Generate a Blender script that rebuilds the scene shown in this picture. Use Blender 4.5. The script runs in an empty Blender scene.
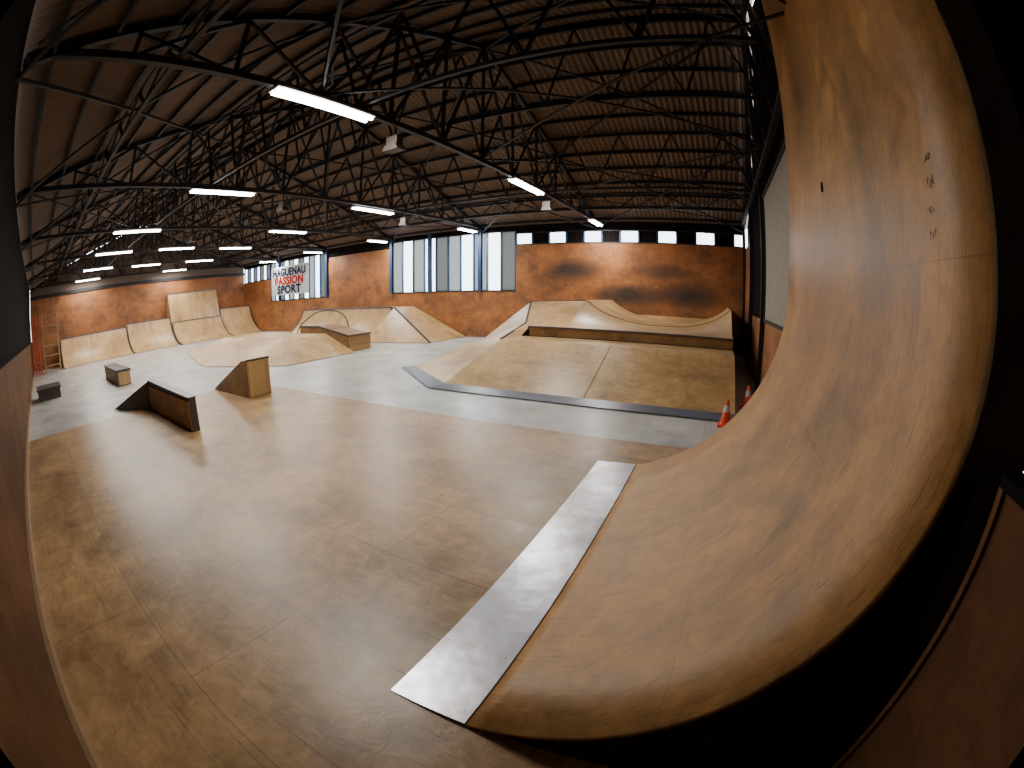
import bpy, math, random
from math import *
random.seed(4)
P=12;AL=26.2
SC=bpy.context.scene
# ---------------- materials ----------------
def newmat(n):
    m=bpy.data.materials.new(n);m.use_nodes=True
    nt=m.node_tree;return m,nt,nt.nodes,nt.links,nt.nodes['Principled BSDF']
def simple(n,col,rough=.6,metal=0.,emit=None,es=0,spec=.5):
    m,nt,N,L,b=newmat(n)
    b.inputs['Base Color'].default_value=(*col,1);b.inputs['Roughness'].default_value=rough;b.inputs['Metallic'].default_value=metal
    b.inputs['Specular IOR Level'].default_value=spec
    tc=N.new('ShaderNodeTexCoord');no=N.new('ShaderNodeTexNoise');no.inputs['Scale'].default_value=6;no.inputs['Detail'].default_value=4
    L.new(tc.outputs['Object'],no.inputs['Vector'])
    mx=N.new('ShaderNodeMixRGB');mx.blend_type='MULTIPLY';mx.inputs[0].default_value=.35;mx.inputs[1].default_value=(*col,1)
    L.new(no.outputs['Fac'],mx.inputs[2]);L.new(mx.outputs[0],b.inputs['Base Color'])
    if emit: b.inputs['Emission Color'].default_value=(*emit,1);b.inputs['Emission Strength'].default_value=es
    return m
def ply(n,c1,c2,dark=(.05,.03,.02),axes='XY',uv=False,sheet=(2.44,1.22),rough=.45,stain=.5,scr=0.3,offs=(0,0),seam=.55,sscale=1.1,slo=.47,shi=.66,blobs=(),spec=.5,tone=.3,mortar=.005):
    m,nt,N,L,b=newmat(n)
    tc=N.new('ShaderNodeTexCoord');src=tc.outputs['UV' if uv else 'Object']
    def mk(t,**k):
        x=N.new(t)
        for a,v in k.items(): x.inputs[a].default_value=v
        return x
    def math_(op,a,b_=None,c=None):
        x=N.new('ShaderNodeMath');x.operation=op
        for i,q in enumerate((a,b_,c)):
            if q is None: continue
            if isinstance(q,(int,float)): x.inputs[i].default_value=q
            else: L.new(q,x.inputs[i])
        return x.outputs[0]
    def mix(f,a,c,bt='MIX'):
        x=N.new('ShaderNodeMixRGB');x.blend_type=bt
        for i,q in enumerate((f,a,c)):
            if isinstance(q,(int,float)): x.inputs[i].default_value=q
            elif isinstance(q,tuple): x.inputs[i].default_value=(*q,1)
            else: L.new(q,x.inputs[i])
        return x.outputs[0]
    def ramp(f,p0,p1,a,c):
        r=N.new('ShaderNodeValToRGB');r.color_ramp.elements[0].position=p0;r.color_ramp.elements[1].position=p1
        r.color_ramp.elements[0].color=(*a,1);r.color_ramp.elements[1].color=(*c,1);L.new(f,r.inputs[0]);return r.outputs[0]
    sep=N.new('ShaderNodeSeparateXYZ');L.new(src,sep.inputs[0])
    com=N.new('ShaderNodeCombineXYZ')
    ax='XY' if uv else axes
    L.new(sep.outputs[ax[0]],com.inputs[0]);L.new(sep.outputs[ax[1]],com.inputs[1])
    mp=N.new('ShaderNodeMapping');L.new(com.outputs[0],mp.inputs[0]);mp.inputs['Location'].default_value=(offs[0],offs[1],0)
    V=mp.outputs[0]
    big=mk('ShaderNodeTexNoise',Scale=.5,Detail=4,Roughness=.6);L.new(V,big.inputs['Vector'])
    med=mk('ShaderNodeTexNoise',Scale=3.5,Detail=9,Roughness=.72,Distortion=.8);L.new(V,med.inputs['Vector'])
    f=math_('MULTIPLY_ADD',med.outputs['Fac'],.55,math_('MULTIPLY',big.outputs['Fac'],.45))
    col=ramp(f,.38,.62,c2,c1)
    st=mk('ShaderNodeTexNoise',Scale=sscale,Detail=10,Roughness=.7,Distortion=.35)
    mp2=N.new('ShaderNodeMapping');L.new(V,mp2.inputs[0]);mp2.inputs['Location'].default_value=(7,3,2);mp2.inputs['Scale'].default_value=(.8,1,1);L.new(mp2.outputs[0],st.inputs['Vector'])
    col=mix(ramp(st.outputs['Fac'],slo,shi,(0,0,0),(stain,)*3),col,dark)
    fine=mk('ShaderNodeTexNoise',Scale=14,Detail=5,Roughness=.7);L.new(V,fine.inputs['Vector'])
    col=mix(ramp(fine.outputs['Fac'],.55,.75,(0,0,0),(stain*.6,)*3),col,dark)
    for rot,scl,sh in ((.10,(.8,26,1),0),(-.35,(1.1,34,1),5),(1.2,(.7,30,1),9)):
        mp3=N.new('ShaderNodeMapping');L.new(V,mp3.inputs[0]);mp3.inputs['Scale'].default_value=scl;mp3.inputs['Rotation'].default_value=(0,0,rot);mp3.inputs['Location'].default_value=(sh,0,0)
        sc=mk('ShaderNodeTexNoise',Scale=1.2,Detail=4,Roughness=.7,Distortion=1.2);L.new(mp3.outputs[0],sc.inputs['Vector'])
        col=mix(ramp(sc.outputs['Fac'],.60,.70,(0,0,0),(scr,)*3),col,dark)
    br=mk('ShaderNodeTexBrick',Scale=1.0);br.inputs['Mortar Size'].default_value=mortar;br.inputs['Mortar Smooth'].default_value=.3
    br.inputs['Brick Width'].default_value=sheet[0];br.inputs['Row Height'].default_value=sheet[1]
    br.inputs['Color1'].default_value=(1,1,1,1);br.inputs['Color2'].default_value=(1-tone,)*3+(1,);br.inputs['Mortar'].default_value=(1-seam,)*3+(1,)
    L.new(V,br.inputs['Vector'])
    col=mix(1.0,col,br.outputs['Color'],'MULTIPLY')
    vo=mk('ShaderNodeTexVoronoi',Scale=2.6);vo.inputs['Randomness'].default_value=.8;L.new(V,vo.inputs['Vector'])
    col=mix(math_('MULTIPLY',math_('LESS_THAN',vo.outputs['Distance'],.03),.6),col,dark)
    for (bx,by,rx,ry,st_) in blobs:
        dx=math_('DIVIDE',math_('SUBTRACT',sep.outputs[ax[0]],bx),rx);dy=math_('DIVIDE',math_('SUBTRACT',sep.outputs[ax[1]],by),ry)
        d=math_('ADD',math_('MULTIPLY',dx,dx),math_('MULTIPLY',dy,dy))
        n_=math_('MULTIPLY_ADD',st.outputs['Fac'],1.6,-.8)
        k=math_('SUBTRACT',1.0,math_('ADD',d,n_));
        x=N.new('ShaderNodeClamp');L.new(k,x.inputs[0])
        col=mix(math_('MULTIPLY',x.outputs[0],st_),col,(.02,.014,.012))
    L.new(col,b.inputs['Base Color'])
    rr=N.new('ShaderNodeMapRange');L.new(med.outputs['Fac'],rr.inputs[0]);rr.inputs[3].default_value=rough-.14;rr.inputs[4].default_value=rough+.2;L.new(rr.outputs[0],b.inputs['Roughness'])
    b.inputs['Specular IOR Level'].default_value=spec
    bp=N.new('ShaderNodeBump');bp.inputs['Strength'].default_value=.35;bp.inputs['Distance'].default_value=.015;L.new(med.outputs['Fac'],bp.inputs['Height']);L.new(bp.outputs[0],b.inputs['Normal'])
    return m
WOODF=ply('floor_plywood',(.60,.365,.165),(.29,.165,.07),rough=.33,stain=.55,scr=.55,offs=(.3,.95),seam=.6,tone=.12,spec=.7,slo=.46,shi=.72)
QPM=ply('ramp_plywood',(.58,.30,.098),(.32,.155,.047),dark=(.055,.04,.025),uv=True,rough=.40,stain=.62,scr=.6,sheet=(2.44,1.22),seam=.25,tone=.06,sscale=.8,slo=.46,shi=.7,
  blobs=((3.6,2.9,1.0,1.2,.25),(5.4,3.4,.9,.8,.35)))
RAMP=ply('ramp_light_plywood',(.68,.42,.18),(.40,.23,.09),rough=.36,stain=.42,scr=.5,seam=.35,tone=.10)
LIGHT=ply('ramp_pale_plywood',(.74,.47,.22),(.48,.28,.12),rough=.36,stain=.4,scr=.4,seam=.35,tone=.10)
WALLX=ply('wall_osb_back',(.50,.18,.046),(.25,.085,.022),axes='XZ',rough=.6,stain=.7,scr=.25,seam=.3,tone=.12,slo=.42,shi=.68,
  blobs=((-6.9,3.6,1.7,.7,.92),(-4.2,2.4,2.2,.6,.92),(-1.2,2.5,1.8,.7,.92),(-2.6,3.6,1.7,.45,.6),(-8.4,3.1,1.0,.5,.4),(-23,2.2,1.6,.5,.4)))
WALLY=ply('wall_osb_side',(.44,.16,.043),(.22,.075,.02),axes='YZ',rough=.6,stain=.65,scr=.2,seam=.25,tone=.12)
WALLN=ply('ply_painted_shade',(.17,.075,.03),(.08,.034,.014),axes='XZ',rough=.7,stain=.6,scr=.4,seam=.25,spec=.15)  # near ply darkened: dim light and vignette put into the colour
PARTM=ply('partition_painted_shade',(.13,.055,.022),(.06,.026,.011),axes='YZ',rough=.7,stain=.7,scr=.4,seam=.25,spec=.15)  # partition ply, its shade and vignette painted in as a darker tone
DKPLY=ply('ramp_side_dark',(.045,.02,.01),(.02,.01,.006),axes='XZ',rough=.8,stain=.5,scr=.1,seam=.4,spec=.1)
BOXM=ply('box_plywood',(.45,.245,.085),(.25,.13,.045),axes='XZ',rough=.5,stain=.6,scr=.5,sheet=(5,5))
PALE=simple('pale_timber',(.36,.22,.11),.6)
DARKW=simple('dark_stained_wood',(.065,.045,.035),.55)
STEELD=simple('painted_truss_steel',(.012,.010,.012),.6,.1)
BLUE=simple('blue_column_paint',(.02,.06,.17),.5)
SHEET=simple('dark_cladding',(.012,.010,.009),.95,spec=.05)
GREY=simple('grey_sheet',(.42,.37,.30),.6)
ROOF=simple('roof_sheet',(.19,.14,.11),.7,spec=.2)
BLACK=simple('black_rubber',(.012,.012,.014),.6)
RED=simple('red_paint',(.55,.04,.015),.45)
ORANGE=simple('cone_orange',(.9,.09,.015),.5)
WHITE=simple('white_vinyl',(.62,.62,.62),.6)
WHITEP=simple('white_enamel',(.6,.6,.6),.4)
NAVY=simple('navy_print',(.008,.012,.07),.8,spec=.1)
REDP=simple('red_print',(.5,.006,.006),.8,spec=.1)
TUBE=simple('fluorescent_tube',(1,1,1),.5,0,(.93,.97,1.0),30)
def steelmat():
    m,nt,N,L,b=newmat('brushed_steel')
    tc=N.new('ShaderNodeTexCoord');no=N.new('ShaderNodeTexNoise');no.inputs['Scale'].default_value=1.1;no.inputs['Detail'].default_value=12;no.inputs['Roughness'].default_value=.72
    L.new(tc.outputs['Object'],no.inputs['Vector'])
    r=N.new('ShaderNodeValToRGB');r.color_ramp.elements[0].color=(.36,.32,.32,1);r.color_ramp.elements[1].color=(.74,.73,.79,1);r.color_ramp.elements[0].position=.34;r.color_ramp.elements[1].position=.6
    L.new(no.outputs['Fac'],r.inputs[0]);L.new(r.outputs[0],b.inputs['Base Color'])
    b.inputs['Metallic'].default_value=.85
    rr=N.new('ShaderNodeMapRange');L.new(no.outputs['Fac'],rr.inputs[0]);rr.inputs[3].default_value=.45;rr.inputs[4].default_value=.22;L.new(rr.outputs[0],b.inputs['Roughness'])
    n2=N.new('ShaderNodeTexNoise');n2.inputs['Scale'].default_value=4;L.new(tc.outputs['Object'],n2.inputs['Vector'])
    bp=N.new('ShaderNodeBump');bp.inputs['Strength'].default_value=.3;bp.inputs['Distance'].default_value=.02;L.new(n2.outputs['Fac'],bp.inputs['Height']);L.new(bp.outputs[0],b.inputs['Normal'])
    return m
STEEL=steelmat()
DSTEEL=simple('dark_sheet_steel',(.15,.15,.185),.36,.6)
def concrete():
    m,nt,N,L,b=newmat('concrete_slab')
    tc=N.new('ShaderNodeTexCoord');no=N.new('ShaderNodeTexNoise');no.inputs['Scale'].default_value=.8;no.inputs['Detail'].default_value=10;no.inputs['Roughness'].default_value=.65
    L.new(tc.outputs['Object'],no.inputs['Vector'])
    r=N.new('ShaderNodeValToRGB');r.color_ramp.elements[0].color=(.33,.32,.30,1);r.color_ramp.elements[1].color=(.60,.58,.55,1);r.color_ramp.elements[0].position=.35;r.color_ramp.elements[1].position=.65
    L.new(no.outputs['Fac'],r.inputs[0])
    br=N.new('ShaderNodeTexBrick');br.inputs['Scale'].default_value=1;br.offset=0;br.inputs['Mortar Size'].default_value=.01;br.inputs['Brick Width'].default_value=6;br.inputs['Row Height'].default_value=6
    br.inputs['Color1'].default_value=(1,1,1,1);br.inputs['Color2'].default_value=(.97,.97,.97,1);br.inputs['Mortar'].default_value=(.72,.72,.72,1);L.new(tc.outputs['Object'],br.inputs['Vector'])
    m3=N.new('ShaderNodeMixRGB');m3.blend_type='MULTIPLY';m3.inputs[0].default_value=1;L.new(r.outputs[0],m3.inputs[1]);L.new(br.outputs['Color'],m3.inputs[2]);L.new(m3.outputs[0],b.inputs['Base Color'])
    b.inputs['Roughness'].default_value=.33
    return m
CONC=concrete()
def pane(n,tr,col):
    m,nt,N,L,b=newmat(n);N.remove(b)
    t=N.new('ShaderNodeBsdfTransparent');t.inputs[0].default_value=(.95,.97,1,1)
    d=N.new('ShaderNodeBsdfTranslucent');d.inputs[0].default_value=(*col,1)
    x=N.new('ShaderNodeMixShader');x.inputs[0].default_value=1-tr;L.new(t.outputs[0],x.inputs[1]);L.new(d.outputs[0],x.inputs[2]);L.new(x.outputs[0],N['Material Output'].inputs[0])
    return m
GLASS=pane('window_glass',.8,(.8,.85,.9))
TRANS=pane('translucent_corrugated_sheet',.02,(.10,.105,.095))
TRANS2=pane('dim_translucent_sheet',.0,(.05,.05,.046))
# ---------------- mesh helpers ----------------
class MB:
    def __init__(s): s.v=[];s.f=[];s.mi=[];s.m=[];s.uv={}
    def mat(s,m):
        if m not in s.m: s.m.append(m)
        return s.m.index(m)
    def poly(s,pts,m,uv=None):
        b=len(s.v);s.v+= [tuple(p) for p in pts];s.f.append(tuple(range(b,b+len(pts))));s.mi.append(s.mat(m))
        if uv:s.uv[len(s.f)-1]=uv
    def box(s,a,b,c,d,e,f,m):
        p=lambda i,j,k:((a,b)[i],(c,d)[j],(e,f)[k])
        for q in [((0,0,0),(0,1,0),(1,1,0),(1,0,0)),((0,0,1),(1,0,1),(1,1,1),(0,1,1)),((0,0,0),(1,0,0),(1,0,1),(0,0,1)),((0,1,0),(0,1,1),(1,1,1),(1,1,0)),((0,0,0),(0,0,1),(0,1,1),(0,1,0)),((1,0,0),(1,1,0),(1,1,1),(1,0,1))]:
            s.poly([p(*t) for t in q],m)
    def prism(s,poly,h0,h1,axis,m,mcap=None):
        def P3(q,h):
            return {'y':(q[0],h,q[1]),'x':(h,q[0],q[1]),'z':(q[0],q[1],h)}[axis]
        n=len(poly)
        for i in range(n):
            a=poly[i];b=poly[(i+1)%n]
            s.poly([P3(a,h0),P3(b,h0),P3(b,h1),P3(a,h1)],m)
        s.poly([P3(q,h0) for q in poly],mcap or m);s.poly([P3(q,h1) for q in poly][::-1],mcap or m)
    def beam(s,a,b,w,m,w2=None):
        from mathutils import Vector
        a=Vector(a);b=Vector(b);d=(b-a)
        if d.length<1e-4:return
        d.normalize();up=Vector((0,0,1)) if abs(d.z)<.9 else Vector((1,0,0))
        x=d.cross(up).normalized()*w/2;y=d.cross(x).normalized()*(w2 or w)/2
        A=[a+x+y,a-x+y,a-x-y,a+x-y];B=[b+x+y,b-x+y,b-x-y,b+x-y]
        for i in range(4):
            j=(i+1)%4;s.poly([A[i],A[j],B[j],B[i]],m)
        s.poly(A[::-1],m);s.poly(B,m)
    def obj(s,n,smooth=False,weld=False,recalc=True):
        me=bpy.data.meshes.new(n);me.from_pydata(s.v,[],s.f)
        for m in s.m: me.materials.append(m)
        for i,p in enumerate(me.polygons): p.material_index=s.mi[i]
        if s.uv:
            u=me.uv_layers.new(name='UVMap')
            for i,c in s.uv.items():
                for li,q in zip(me.polygons[i].loop_indices,c): u.data[li].uv=q
        import bmesh
        bm=bmesh.new();bm.from_mesh(me)
        if weld: bmesh.ops.remove_doubles(bm,verts=bm.verts,dist=1e-4)
        if smooth:
            for f in bm.faces:f.smooth=True
            for e in bm.edges:
                if len(e.link_faces)==2 and e.calc_face_angle(0)>.5: e.smooth=False
        bm.to_mesh(me);bm.free()
        o=bpy.data.objects.new(n,me);bpy.context.collection.objects.link(o);return o
UL,UR,VN,VB=-38.0,1.5,-1.0,21.0
EZ,RZ,RV=5.9,10.0,10.0
def rz(v): return EZ+(RZ-EZ)*(v-VN)/(RV-VN) if v<RV else EZ+(RZ-EZ)*(VB-v)/(VB-RV)
# ---------------- floor ----------------
b=MB();b.box(UL-.2,UR+.2,VN-.2,VB+.2,-.25,-.025,CONC);b.obj('floor')
b=MB();b.box(-12.9,UR,VN,7.2,-.024,0,WOODF);b.obj('plywood_floor_deck')
# ---------------- walls ----------------
b=MB();b.box(UL,UR,VB,VB+.15,-.02,2.5,WALLX)
b.box(-10.1,UR,VB,VB+.15,2.5,4.95,WALLX);b.box(-10.1,UR,VB+.02,VB+.15,5.58,EZ+.1,SHEET)
b.box(-24.9,-18.7,VB,VB+.15,2.5,5.35,WALLX);b.box(-24.9,-18.7,VB+.02,VB+.15,5.35,EZ+.1,SHEET)
b.box(-18.7,-10.1,VB+.02,VB+.15,5.75,EZ+.1,SHEET);b.box(UL,-24.9,VB+.02,VB+.15,5.75,EZ+.1,SHEET)
b.box(UL,-33,VB,VB+.15,2.5,4.4,WALLX)
b.obj('wall_back')
def window(n,u0,u1,z0,z1,w,pat):
    b=MB();u=u0;i=0
    while u<u1-.05:
        e=min(u+w,u1)
        k=pat[i%len(pat)]
        if k=='g': b.box(u,e,VB+.07,VB+.075,z0,z1,GLASS)
        else:
            mt={'t':TRANS,'d':TRANS2,'s':SHEET}[k];nn=max(2,int((e-u)/.06))
            for q in range(nn):
                a=u+(e-u)*q/nn;c=u+(e-u)*(q+1)/nn;ya=VB+.06+(.03 if q%2 else 0);yb=VB+.06+(0 if q%2 else .03)
                b.poly([(a,ya,z0),(c,yb,z0),(c,yb,z1),(a,ya,z1)],mt)
        b.box(u-.04,u+.04,VB+.0,VB+.12,z0,z1,BLUE);u=e;i+=1
    b.box(u1-.04,u1+.04,VB,VB+.12,z0,z1,BLUE)
    b.box(u0,u1,VB-.02,VB+.15,z0-.06,z0,STEELD);b.box(u0,u1,VB,VB+.14,z1,z1+.06,STEELD)
    b.obj(n)
window('window_1',-18.66,-10.14,2.56,5.7,.853,'tgtgd')
window('window_2',-32.96,-24.94,2.56,5.7,.7,'tgdg')
window('window_3',-37.9,-33.04,4.46,5.7,.6,'gd')
window('window_4',-10.1,1.4,5.0,5.55,.92,'gs')
for u in (-31.4,-25.0,-18.6,-15.6,-12.2):
    b=MB();b.box(u-.1,u+.1,VB-.2,VB-.18,2.5,6,BLUE);b.box(u-.1,u+.1,VB-.03,VB-.01,2.5,6,BLUE);b.box(u-.01,u+.01,VB-.18,VB-.03,2.5,6,BLUE);b.obj('steel_column')
# end wall left
b=MB();b.box(UL-.15,UL,VN,VB,-.02,5.2,WALLY)
b.poly([(UL-.05,VN,4.35),(UL-.05,VB,4.35),(UL-.05,VB,EZ),(UL-.05,RV,RZ),(UL-.05,VN,EZ)],ROOF)
b.box(UL,UL+.12,VN,VB,5.2,5.45,STEELD);b.obj('wall_left')
# gable wall right
b=MB();b.box(UR,UR+.1,6.3,VB,-.02,2.0,WALLY);b.box(UR,UR+.1,12.5,VB,2.0,4.9,SHEET);b.box(UR-.01,UR+.1,18.5,VB,2.0,4.9,WALLY)
b.box(UR,UR+.1,VN,6.3,-.02,2.0,SHEET)
b.poly([(UR+.11,VN,2),(UR+.11,VB,2),(UR+.11,VB,EZ),(UR+.11,RV,RZ),(UR+.11,VN,EZ)],SHEET)
b.obj('wall_right')
for v in (12.6,16.8,20.8):
    b=MB();b.box(UR-.14,UR-.01,v-.08,v+.08,0,rz(v)-.1,STEELD);b.obj('steel_column')
b=MB()
v=6.4
while v<12.35:
    k=int(round((v-6.4)/.12));x0=UR+.04-(.07 if k%2 else 0);x1=UR+.04-(0 if k%2 else .07)
    b.poly([(x0,v,2.05),(x1,v+.12,2.05),(x1,v+.12,5.4),(x0,v,5.4)],GREY);v+=.12
b.box(UR-.06,UR+.06,6.3,12.45,1.98,2.06,STEELD);b.box(UR-.06,UR+.06,6.3,12.45,5.4,5.48,STEELD);b.box(UR-.06,UR+.06,12.4,12.47,2,5.45,STEELD)
b.obj('window_5')
# near wall
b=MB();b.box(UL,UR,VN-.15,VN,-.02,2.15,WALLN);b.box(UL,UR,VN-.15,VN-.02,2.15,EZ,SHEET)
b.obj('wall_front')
b=MB();b.box(UL,UR-.5,VN,VN+.06,0,.12,PALE);b.obj('baseboard_front')
b=MB();b.box(UL,UR-.5,VN,VN+.06,2.15,2.20,SHEET);b.obj('trim_1')
# ---------------- roof ----------------
b=MB();N=int((UR-UL+.4)/.05)
prof=[(VB+.3,rz(VB)-.1),(RV,RZ),(VN-.3,EZ-.1)]
us=[UL-.2+i*.05 for i in range(N+1)];off=[(0,.03,0,-.03)[i%4] for i in range(N+1)]
for a,c in ((0,1),(1,2)):
    for i in range(N):
        b.poly([(us[i],prof[a][0],prof[a][1]+.12+off[i]),(us[i+1],prof[a][0],prof[a][1]+.12+off[i+1]),(us[i+1],prof[c][0],prof[c][1]+.12+off[i+1]),(us[i],prof[c][0],prof[c][1]+.12+off[i])],ROOF)
b.obj('ceiling',weld=True)
b=MB();k=0
for s in range(12):
    for side in (0,1):
        v=RV+s*(VB-RV)/11.5 if side else RV-s*(RV-VN)/11.5
        if v<VB-.05 and v>VN+.05: b.beam((UL,v,rz(v)+.0),(UR,v,rz(v)+.0),.06,STEELD,.14)
b.obj('roof_purlins')
TU=[1.38,-5.8,-12.2,-18.6,-25,-31.4,-37.8]
BZ=6.05
for u in TU:
    b=MB();z0=BZ
    b.beam((u,VN,z0),(u,VB,z0),.12,STEELD,.12)
    b.beam((u,VN,EZ),(u,RV,RZ-.12),.12,STEELD,.16);b.beam((u,VB,EZ),(u,RV,RZ-.12),.12,STEELD,.16)
    vs=[VN+(VB-VN)*i/12 for i in range(13)]
    for i in range(1,12):
        v=vs[i];b.beam((u,v,z0),(u,v,rz(v)-.12),.07,STEELD)
        nv=vs[i+1] if v<RV-.1 else vs[i-1]
        if abs(v-RV)>.1:
            b.beam((u,v,z0),(u,nv,rz(nv)-.12),.07,STEELD)
            b.beam((u,v,rz(v)-.12),(u,nv,z0),.055,STEELD)
    b.obj('roof_truss')
for v in (1.6,5.4,10.0,14.6,18.2):
    b=MB();zt=rz(v)-.15;zb=max(BZ+.08,zt-2.4 if abs(v-10)>.1 else 7.4)
    UE=UR if v>7 else .9
    b.beam((UL,v,zb),(UE,v,zb),.08,STEELD);b.beam((UL,v,zt),(UE,v,zt),.08,STEELD)
    for i in range(len(TU)-1):
        a,c=min(TU[i],UE),TU[i+1];n=4
        for k in range(n):
            p=a+(c-a)*k/n;q=a+(c-a)*(k+1)/n;m_=(p+q)/2
            b.beam((p,v,zb),(m_,v,zt),.055,STEELD);b.beam((m_,v,zt),(q,v,zb),.055,STEELD)
    b.obj('lattice_girder')
b=MB()
for i in range(len(TU)-1):
    a,c=TU[i],TU[i+1]
    for (p,q) in ((VN,4.5),(4.5,10),(10,15.5),(15.5,VB)):
        b.beam((a,p,rz(p)-.2),(c,q,rz(q)-.2),.06,STEELD);b.beam((c,p,rz(p)-.2),(a,q,rz(q)-.2),.06,STEELD)
        if i%2==0: b.beam((a,p,BZ+.06),(c,q,BZ+.06),.04,STEELD);b.beam((c,p,BZ+.06),(a,q,BZ+.06),.04,STEELD)
b.obj('roof_wind_bracing')
for (u,v) in ((-5.8,6.5),(-5.8,14.6),(-12.2,8.2),(-18.6,7.5),(-12.2,14.5)):
    b=MB();b.beam((u,v,BZ-.05),(u,v,BZ-.3),.03,STEELD);b.box(u-.14,u+.14,v-.1,v+.1,BZ-.5,BZ-.3,DARKW);b.prism([(u-.2,BZ-.62),(u+.2,BZ-.62),(u+.14,BZ-.5),(u-.14,BZ-.5)],v-.14,v+.14,'y',DARKW);b.obj('pendant_floodlight')
# ---------------- fluorescent lights ----------------
LP=[]
for v,us_ in ((4.6,(-5.8,-12.3,-18.4,-24,-30.4,-36.8)),(12.9,(-5.8,-12.5,-18.6,-24.5,-30.6,-36.5)),(19.6,(-5.4,-12.2,-18.6,-25,-31.2)),(8.6,(-24,-31))):
    for u in us_: LP.append((u,v,5.95 if v<19 else 5.75))
LP[1]=(-12.3,5.9,5.95)
for (u,v,z) in LP:
    L=1.15 if v<19 else .8
    b=MB();b.prism([(u-.16,z-.0),(u-.09,z+.09),(u+.09,z+.09),(u+.16,z)],v-L,v+L,'y',WHITEP)
    for dx in (-.08,.08): b.beam((u+dx,v-L+.03,z-.035),(u+dx,v+L-.03,z-.035),.05,TUBE)
    b.beam((u,v-.6,z+.09),(u,v-.6,z+.3),.015,STEELD);b.beam((u,v+.6,z+.09),(u,v+.6,z+.3),.015,STEELD)
    o=b.obj('fluorescent_light')
    ld=bpy.data.lights.new('lamp','AREA');ld.shape='RECTANGLE';ld.size=.3;ld.size_y=2*L;ld.energy=225;ld.color=(1,.96,.87)
    lo=bpy.data.objects.new('lamp',ld);bpy.context.collection.objects.link(lo);lo.location=(u,v,z-.08);lo.parent=o
# ---------------- near quarter pipe ----------------
R=2.77;cx,cz=-1.72,2.69
prof=[]
for i in range(29):
    f=radians(16+74*i/28);prof.append((cx+R*sin(f),cz-R*cos(f)))
ext=[(1.07,3.2,3.2),(1.10,3.9,4.0),(1.15,4.6,5.0),(1.22,5.4,6.2),(1.32,6.5,8.2)]
Q0,Q1=1.3,6.1;NS=8
b=MB()
cols=[]
for j in range(NS+1):
    t=j/NS;v=Q0+(Q1-Q0)*t
    cols.append([(p[0],v,p[1]) for p in prof]+[(e[0],v,e[1]+(e[2]-e[1])*t) for e in ext])
s=[0]
for i in range(1,len(cols[0])):
    a,c=cols[0][i-1],cols[0][i];s.append(s[-1]+math.dist(a,c))
for j in range(NS):
    for i in range(len(s)-1):
        va,vb=cols[j][i][1],cols[j+1][i][1]
        b.poly([cols[j][i],cols[j][i+1],cols[j+1][i+1],cols[j+1][i]],QPM,[(s[i],va-1.3),(s[i+1],va-1.3),(s[i+1],vb-1.3),(s[i],vb-1.3)])
surf=b.obj('riding_surface',smooth=True,weld=True)
md=surf.modifiers.new('thick','SOLIDIFY');md.thickness=.03;md.offset=-1
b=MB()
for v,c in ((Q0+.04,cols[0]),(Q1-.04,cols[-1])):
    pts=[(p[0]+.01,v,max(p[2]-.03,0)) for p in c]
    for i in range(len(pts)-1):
        b.poly([pts[i],pts[i+1],(1.45,v,pts[i+1][2]) ,(1.45,v,pts[i][2])],DKPLY)  # near-black side, also covers the open gap behind with painted shade
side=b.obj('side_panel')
e=bpy.data.objects.new('quarter_pipe',None);bpy.context.collection.objects.link(e)
surf.parent=e;side.parent=e
b=MB();rr=random.Random(3)
for k in range(4):
    zc=3.24-.12*k;y=1.78+rr.uniform(-.05,.06);pts=[]
    for q in range(8):
        pts.append((1.052+(zc-2.7)*.03,y+.018*q*.5+.016*sin(q*2.1+k),zc+.022*sin(q*1.7+k*2)+rr.uniform(-.01,.01)))
    for p,q in zip(pts,pts[1:]): b.beam(p,q,.0028,DARKW)
for q in range(10):
    b.beam((1.078,4.05+.03*cos(q*1.9),3.62+.05*sin(q*2.3)),(1.078,4.05+.03*cos(q*1.9+1.9),3.62+.05*sin(q*2.3+2.3)),.008,NAVY)
sb=b.obj('marker_scribbles');sb.parent=e
b=MB();b.poly([(-1.55,Q0,.006),(-.965,Q0,.035),(-.965,Q1,.035),(-1.55,Q1,.006)],STEEL)
b.poly([(-1.55,Q0,.0),(-.965,Q0,.0),(-.965,Q0,.035),(-1.55,Q0,.006)],STEEL);b.poly([(-1.55,Q1,.0),(-.965,Q1,.0),(-.965,Q1,.035),(-1.55,Q1,.006)],STEEL)
b.poly([(-.965,Q0,.0),(-.965,Q1,.0),(-.965,Q1,.035),(-.965,Q0,.035)],STEEL)
b.poly([(-1.55,Q0,.0),(-1.55,Q1,.0),(-1.55,Q1,.006),(-1.55,Q0,.006)],STEEL)
for i in range(9):
    for x in (-1.5,-1.02):
        y=Q0+.1+i*.57;z=.006+.029*(x+1.55)/.585
        b.box(x-.004,x+.004,y-.004,y+.004,z,z+.002,DARKW)
b.obj('steel_threshold_plate')
# half-height partition beside the camera
b=MB();b.box(1.10,1.18,VN,1.08,0,2.08,PARTM);b.box(1.07,1.2,VN,1.10,2.08,2.12,SHEET);b.box(1.08,1.19,1.08,1.11,0,2.08,WALLN);b.obj('plywood_partition')  # end board takes a lighter ply than the sides: painted as lit
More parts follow.
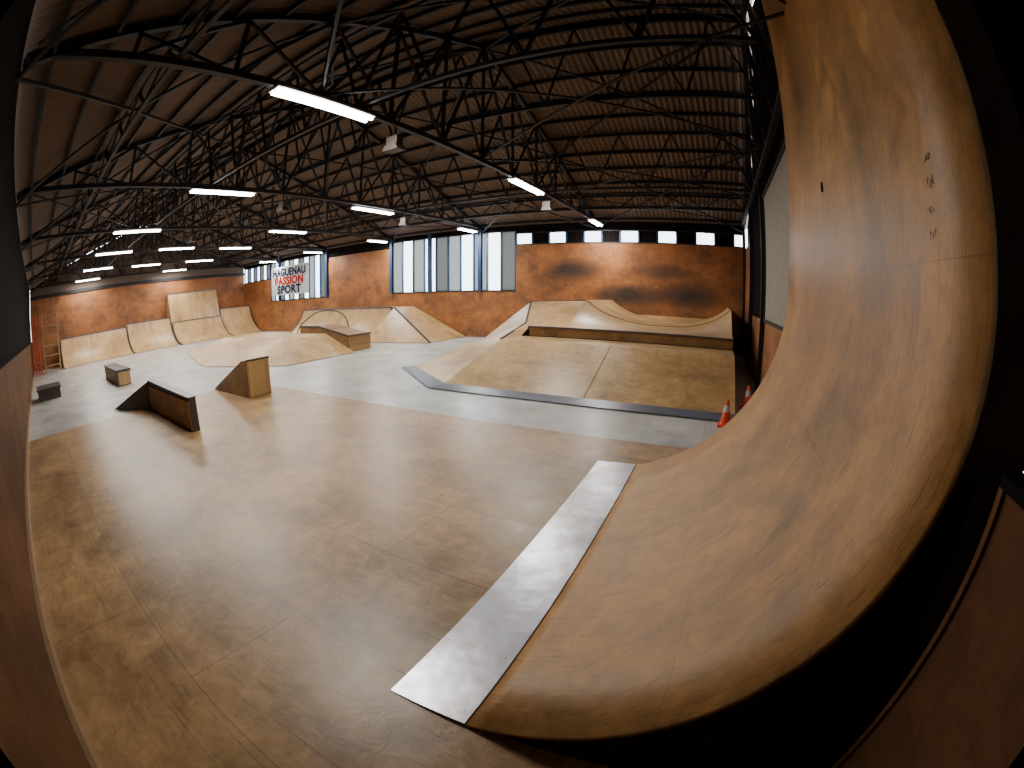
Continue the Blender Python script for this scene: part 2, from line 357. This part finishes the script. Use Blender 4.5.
# ---------------- bowl / funbox right ----------------
b=MB()
XR=.65
b.poly([(-6.8,9.5,0),(XR,9.5,0),(XR,12.2,1.0),(-6.4,12.2,1.0)],RAMP)
b.beam((-2.9,9.6,.045),(-2.9,12.2,1.003),.025,BOXM,.01)
b.poly([(-9.5,11.5,0),(-6.8,9.5,0),(-6.4,12.2,1.0)],LIGHT)
b.poly([(-9.5,11.5,0),(-6.4,12.2,1.0),(-6.9,15.2,1.3),(-9.7,15.5,0)],RAMP)
b.poly([(-9.7,15.5,0),(-6.9,15.2,1.3),(-7.7,17.5,2.05),(-10.1,18.5,0)],RAMP)
b.poly([(-10.1,18.5,0),(-7.7,17.5,2.05),(-7.7,20.98,2.05),(-10.1,20.98,0)],RAMP)
b.poly([(-6.4,12.2,1),(XR,12.2,1),(XR,13.5,1),(-6.6,13.5,1)],RAMP)
b.poly([(-6.4,12.2,1),(-6.3,13.5,1),(-6.65,13.6,1.14)],RAMP)
b.box(-6.0,XR,13.5,14.2,1.0,1.33,BOXM)
b.poly([(-6.0,13.52,1.332),(XR,13.52,1.332),(XR,14.2,1.332),(-6.0,14.2,1.332)],RAMP)
b.box(-6.0,XR,13.46,13.5,1.0,1.03,DARKW)
b.box(-6.02,XR,13.43,13.55,1.30,1.345,DSTEEL)
b.poly([(XR,9.5,0),(XR,12.2,1),(XR,12.2,0)],BOXM);b.poly([(XR,12.2,0),(XR,14.2,0),(XR,14.2,1),(XR,12.2,1)],BOXM)
UB=-4.95
def bz(u,v):
    def tr(d,L,H): 
        d=max(0,min(1,d/L));return H*(1-sqrt(max(0,1-d*d)))
    zl=tr(-2.3-u,3.05,1.65);zr=tr(u+1.55,2.55,1.6);zb=tr(v-19.6,1.5,.3)
    k=max(0,min(1,(v-14.2)/2.4));k=k*k*(3-2*k)
    return 1.33+max(max(zl,zr)*k,zb)
g=[];nu,nv=60,40
for i in range(nu+1):
    g.append([])
    for j in range(nv+1):
        u=UB+(XR-UB)*i/nu;v=14.2+(20.98-14.2)*j/nv;g[-1].append((u,v,bz(u,v)))
for i in range(nu):
    for j in range(nv): b.poly([g[i][j],g[i+1][j],g[i+1][j+1],g[i][j+1]],LIGHT)
for j in range(nv):
    p,q=g[nu][j],g[nu][j+1];b.poly([p,q,(q[0],q[1],0),(p[0],p[1],0)],BOXM)
    p,q=g[0][j],g[0][j+1];zd=lambda v_:1.33+.72*max(0,min(1,(v_-14.2)/3.3))
    # left shoulder bank blending the bowl edge to the side bank crest
    def L_(v_): 
        if v_<15.2: return (-6.4-.5*(v_-14.2),v_,1.25+.05*(v_-14.2))
        if v_<17.5: t=(v_-15.2)/2.3;return (-6.9-.8*t,v_,1.3+.75*t)
        return (-7.7,v_,2.05)
    b.poly([L_(p[1]),p,q,L_(q[1])],RAMP)
b.poly([(-6.9,15.2,1.3),(-6.4,14.2,1.25),(-6.65,13.6,1.14)],RAMP);b.poly([(-6.4,14.2,1.25),(-6.3,13.5,1.0),(-6.65,13.6,1.14)],RAMP);b.poly([(-6.4,14.2,1.25),(-6.0,14.2,1.33),(-6.0,13.5,1.33),(-6.3,13.5,1.0)],RAMP)
b.poly([(-6.4,14.2,1.25),(UB,14.2,1.33),(UB,14.2,1.32),(-6.0,14.2,1.32)],RAMP)
b.beam((-9.9,17.2,.1),(-7.7,17.5,2.06),.05,DARKW);b.beam((-6.4,12.2,1.01),(-6.9,15.2,1.31),.05,DARKW);b.beam((-6.9,15.2,1.31),(-7.7,17.5,2.07),.05,DARKW)
for i in range(nu):
    p,q=g[i][15],g[i+1][15];b.beam((p[0],p[1],p[2]+.01),(q[0],q[1],q[2]+.01),.035,BOXM)
b.beam((-7.7,17.5,2.07),(UB,16.6,bz(UB,16.6)+.01),.035,DARKW)
def strip(p0,p1,q1,q0): b.poly([p0,p1,q1,q0],DSTEEL)
h=.012
strip((-6.95,9.15,0.005),(XR,9.15,.005),(XR,9.62,.045+h),(-6.78,9.62,.045+h))
strip((-9.8,11.4,.005),(-6.95,9.15,.005),(-6.76,9.62,.05+h),(-9.35,11.55,.04+h))
b.obj('skate_bowl_ramp',weld=False)
# ---------------- pyramid funbox ----------------
b=MB()
B=[(-18.8,7.9,0),(-14.4,9.8,0),(-14.4,13.55,0),(-26,13.55,0),(-26,9.8,0)]
T=[(-20.2,11.2,.8),(-16.4,11.4,.8),(-16.4,13.55,.8),(-23,13.55,.8),(-23,11.2,.8)]
for i in range(5):
    j=(i+1)%5;b.poly([B[i],B[j],T[j],T[i]],LIGHT if i in(0,4) else RAMP)
b.poly(T,RAMP);b.obj('pyramid_funbox')
b=MB();b.prism([(-18.6,0),(-18.6,1.1),(-17.0,1.1),(-14.8,.7),(-14.8,0)],13.6,15.0,'y',BOXM)
b.beam((-18.6,13.58,1.11),(-17.0,13.58,1.11),.08,DARKW);b.beam((-17.0,13.58,1.11),(-14.8,13.58,.71),.08,DARKW);b.beam((-14.8,13.58,.71),(-14.8,15.0,.71),.08,DARKW);b.obj('grind_ledge')
cu=bpy.data.curves.new('arched_grind_rail','CURVE');cu.dimensions='3D';cu.bevel_depth=.035;cu.bevel_resolution=3
sp=cu.splines.new('NURBS');rp=[(-21.4,.02),(-21.0,.85),(-20.2,1.3),(-19.1,1.78),(-17.8,1.82),(-16.9,1.65),(-16.5,1.1),(-16.45,-.02)]
sp.points.add(len(rp)-1)
for p_,(x,z) in zip(sp.points,rp): p_.co=(x,15.2,z,1)
sp.use_endpoint_u=True;sp.order_u=3;cu.materials.append(DARKW)
ro=bpy.data.objects.new('arched_grind_rail',cu);bpy.context.collection.objects.link(ro)
# ---------------- generic quarter pipe ----------------
def qpipe(n,org,back,side,W,H,Rr,deck,m,sidem=RAMP):
    b=MB();pts=[]
    ph=acos(max(-1,1-H/Rr));n_=12
    for i in range(n_+1):
        f=ph*i/n_;pts.append((Rr*sin(f),Rr*(1-cos(f))))
    dmax=pts[-1][0];pts.append((dmax+deck,H))
    def W3(d,w,z): return (org[0]+back[0]*d+side[0]*w,org[1]+back[1]*d+side[1]*w,z)
    for i in range(len(pts)-1):
        p,q=pts[i],pts[i+1]
        b.poly([W3(p[0],0,p[1]),W3(q[0],0,q[1]),W3(q[0],W,q[1]),W3(p[0],W,p[1])],m)
        for w in (0,W): b.poly([W3(p[0],w,p[1]),W3(q[0],w,q[1]),W3(q[0],w,0),W3(p[0],w,0)],sidem)
    b.poly([W3(dmax+deck,0,0),W3(dmax+deck,W,0),W3(dmax+deck,W,H),W3(dmax+deck,0,H)],sidem)
    b.beam(W3(dmax,0,H+.02),W3(dmax,W,H+.02),.07,DSTEEL)
    for w in (0,W):
        for i in range(n_): b.beam(W3(pts[i][0],w,pts[i][1]),W3(pts[i+1][0],w,pts[i+1][1]),.07,DARKW)
    return b.obj(n)
qpipe('wide_quarter_pipe',(-25.5,16.6),(0,1),(1,0),8.55,1.7,2.6,1.8,RAMP)
b=MB();b.poly([(-16.85,16.6,0),(-13.2,17.6,0),(-16.85,19.1,1.7)],LIGHT);b.poly([(-13.2,17.6,0),(-13.2,20.9,0),(-16.85,20.9,1.7),(-16.85,19.1,1.7)],RAMP);b.beam((-13.2,17.6,0.02),(-16.83,19.1,1.72),.07,DARKW);b.obj('hip_bank_ramp')
for (v0,W_,H_,u_) in ((1.8,6.3,1.9,-34.2),(8.2,4.2,2.1,-34.2),(17.6,3.3,2.3,-34.2),(12.5,5.0,1.7,-33.9)):
    qpipe('mini_quarter_pipe',(u_,v0),(-1,0),(0,1),W_,H_,2.6,1.0 if H_>1.8 else .12,LIGHT)
b=MB();b.prism([(-36.6,1.7),(-37.4,4.05),(-37.9,4.05),(-37.9,0),(-36.6,0)],12.5,17.5,'y',LIGHT);b.beam((-37.4,12.5,4.08),(-37.4,17.5,4.08),.08,DSTEEL);b.obj('steep_bank_ramp')
# ---------------- small obstacles ----------------
b=MB()
b.prism([(-13.9,0),(-12.5,.78),(-9.0,.72),(-9.0,0)],3.3,3.48,'y',DARKW)
b.poly([(-13.9,2.3,0),(-12.45,3.28,.0),(-12.45,3.29,.78)],DARKW);b.poly([(-13.9,2.3,0),(-12.45,3.29,.78),(-13.9,3.3,0)],BOXM)
b.box(-12.4,-9.02,3.27,3.3,.03,.66,BOXM)
b.beam((-12.5,3.39,.79),(-8.98,3.39,.73),.22,DSTEEL,.03)
b.obj('wedge_ledge')
b=MB();b.prism([(-13.1,0),(-10.9,1.0),(-10.6,1.0),(-10.6,0)],5.8,6.55,'y',RAMP,BOXM)
b.box(-10.6,-10.58,5.84,6.51,.04,.95,RAMP);b.beam((-10.62,5.78,1.01),(-10.62,6.57,1.01),.05,DARKW);b.obj('kicker_ramp')
b=MB();b.box(-22.4,-18.6,3.5,4.1,-.02,.55,BOXM);b.box(-22.45,-18.55,3.45,4.15,.55,.6,DARKW);b.box(-18.6,-18.58,3.52,4.08,.02,.53,LIGHT);b.beam((-22.4,3.47,.6),(-18.55,3.47,.6),.05,DSTEEL);b.beam((-18.57,3.47,.6),(-18.57,4.12,.6),.05,DSTEEL);b.obj('grind_box')
b=MB();b.box(-21.5,-20,-.5,.7,-.02,.38,DARKW);b.box(-21.55,-19.95,-.55,.75,.38,.46,DARKW);b.beam((-19.95,-.55,.45),(-19.95,.75,.45),.05,DSTEEL);b.obj('manual_pad')
def lathe(b,cx_,cy,rings,m,n=20,ms=None):
    for k in range(len(rings)-1):
        r0,z0=rings[k];r1,z1=rings[k+1];mm=ms[k] if ms else m
        for i in range(n):
            a=2*pi*i/n;c=2*pi*(i+1)/n
            b.poly([(cx_+r0*cos(a),cy+r0*sin(a),z0),(cx_+r0*cos(c),cy+r0*sin(c),z0),(cx_+r1*cos(c),cy+r1*sin(c),z1),(cx_+r1*cos(a),cy+r1*sin(a),z1)],mm)
for x,y in ((.42,8.9),(1.0,10.6)):
    b=MB();b.box(x-.17,x+.17,y-.17,y+.17,-.025,.01,ORANGE)
    lathe(b,x,y,[(.13,.01),(.10,.16),(.075,.28),(.05,.41),(.03,.52),(.022,.53),(0,.53)],ORANGE,ms=[ORANGE,ORANGE,WHITE,ORANGE,ORANGE,ORANGE]);b.obj('traffic_cone',smooth=True,weld=True)
# ladder + shelf
b=MB()
for v in (-.75,-.2): b.beam((-33.5,v,0),(-34.2,v,3.9),.09,RED);b.beam((-34.9,v,0),(-34.2,v,3.9),.07,RED)
for i in range(13): 
    t=(i+.7)/13;b.beam((-33.5-.7*t,-.75,3.9*t),(-33.5-.7*t,-.2,3.9*t),.08,RED)
b.obj('step_ladder')
b=MB()
for v in (.15,1.5):
    for u in (-34.6,-33.8): b.beam((u,v,-.02),(u,v,3.9),.1,BOXM)
for i in range(6): b.box(-34.6,-33.8,.15,1.5,.4+i*.66,.45+i*.66,PALE)
b.obj('timber_shelving')
# banner
b=MB();b.box(-32.3,-27.0,VB-.34,VB-.3,2.95,5.25,WHITE);o=b.obj('banner_sign')
for t,z,m,s_,wx in (('HAGUENAU',4.5,NAVY,.82,1.0),('PASSION',3.8,REDP,.86,1.15),('SPORT',3.1,NAVY,.86,1.25)):
    cu=bpy.data.curves.new('lettering','FONT');cu.body=t;cu.size=s_;cu.align_x='CENTER';cu.extrude=.005;cu.offset=.03;cu.space_character=1.08;cu.materials.append(m)
    to=bpy.data.objects.new('lettering',cu);bpy.context.collection.objects.link(to)
    to.location=(-29.65,VB-.37,z);to.rotation_euler=(pi/2,0,0);to.scale=(wx,1,1);to.parent=o
# ---------------- world ----------------
w=bpy.data.worlds.new('world');SC.world=w;w.use_nodes=True
bg=w.node_tree.nodes['Background'];bg.inputs[0].default_value=(.90,.95,1,1);bg.inputs[1].default_value=7.0
# ---------------- camera ----------------
c=bpy.data.cameras.new('camera');co=bpy.data.objects.new('camera',c);bpy.context.collection.objects.link(co)
co.location=(0,0,2.5);co.rotation_euler=(radians(90-P),0,radians(AL))
c.type='PANO';c.sensor_fit='HORIZONTAL';c.sensor_width=24.22
c.clip_start=.02;c.clip_end=300
SC.camera=co
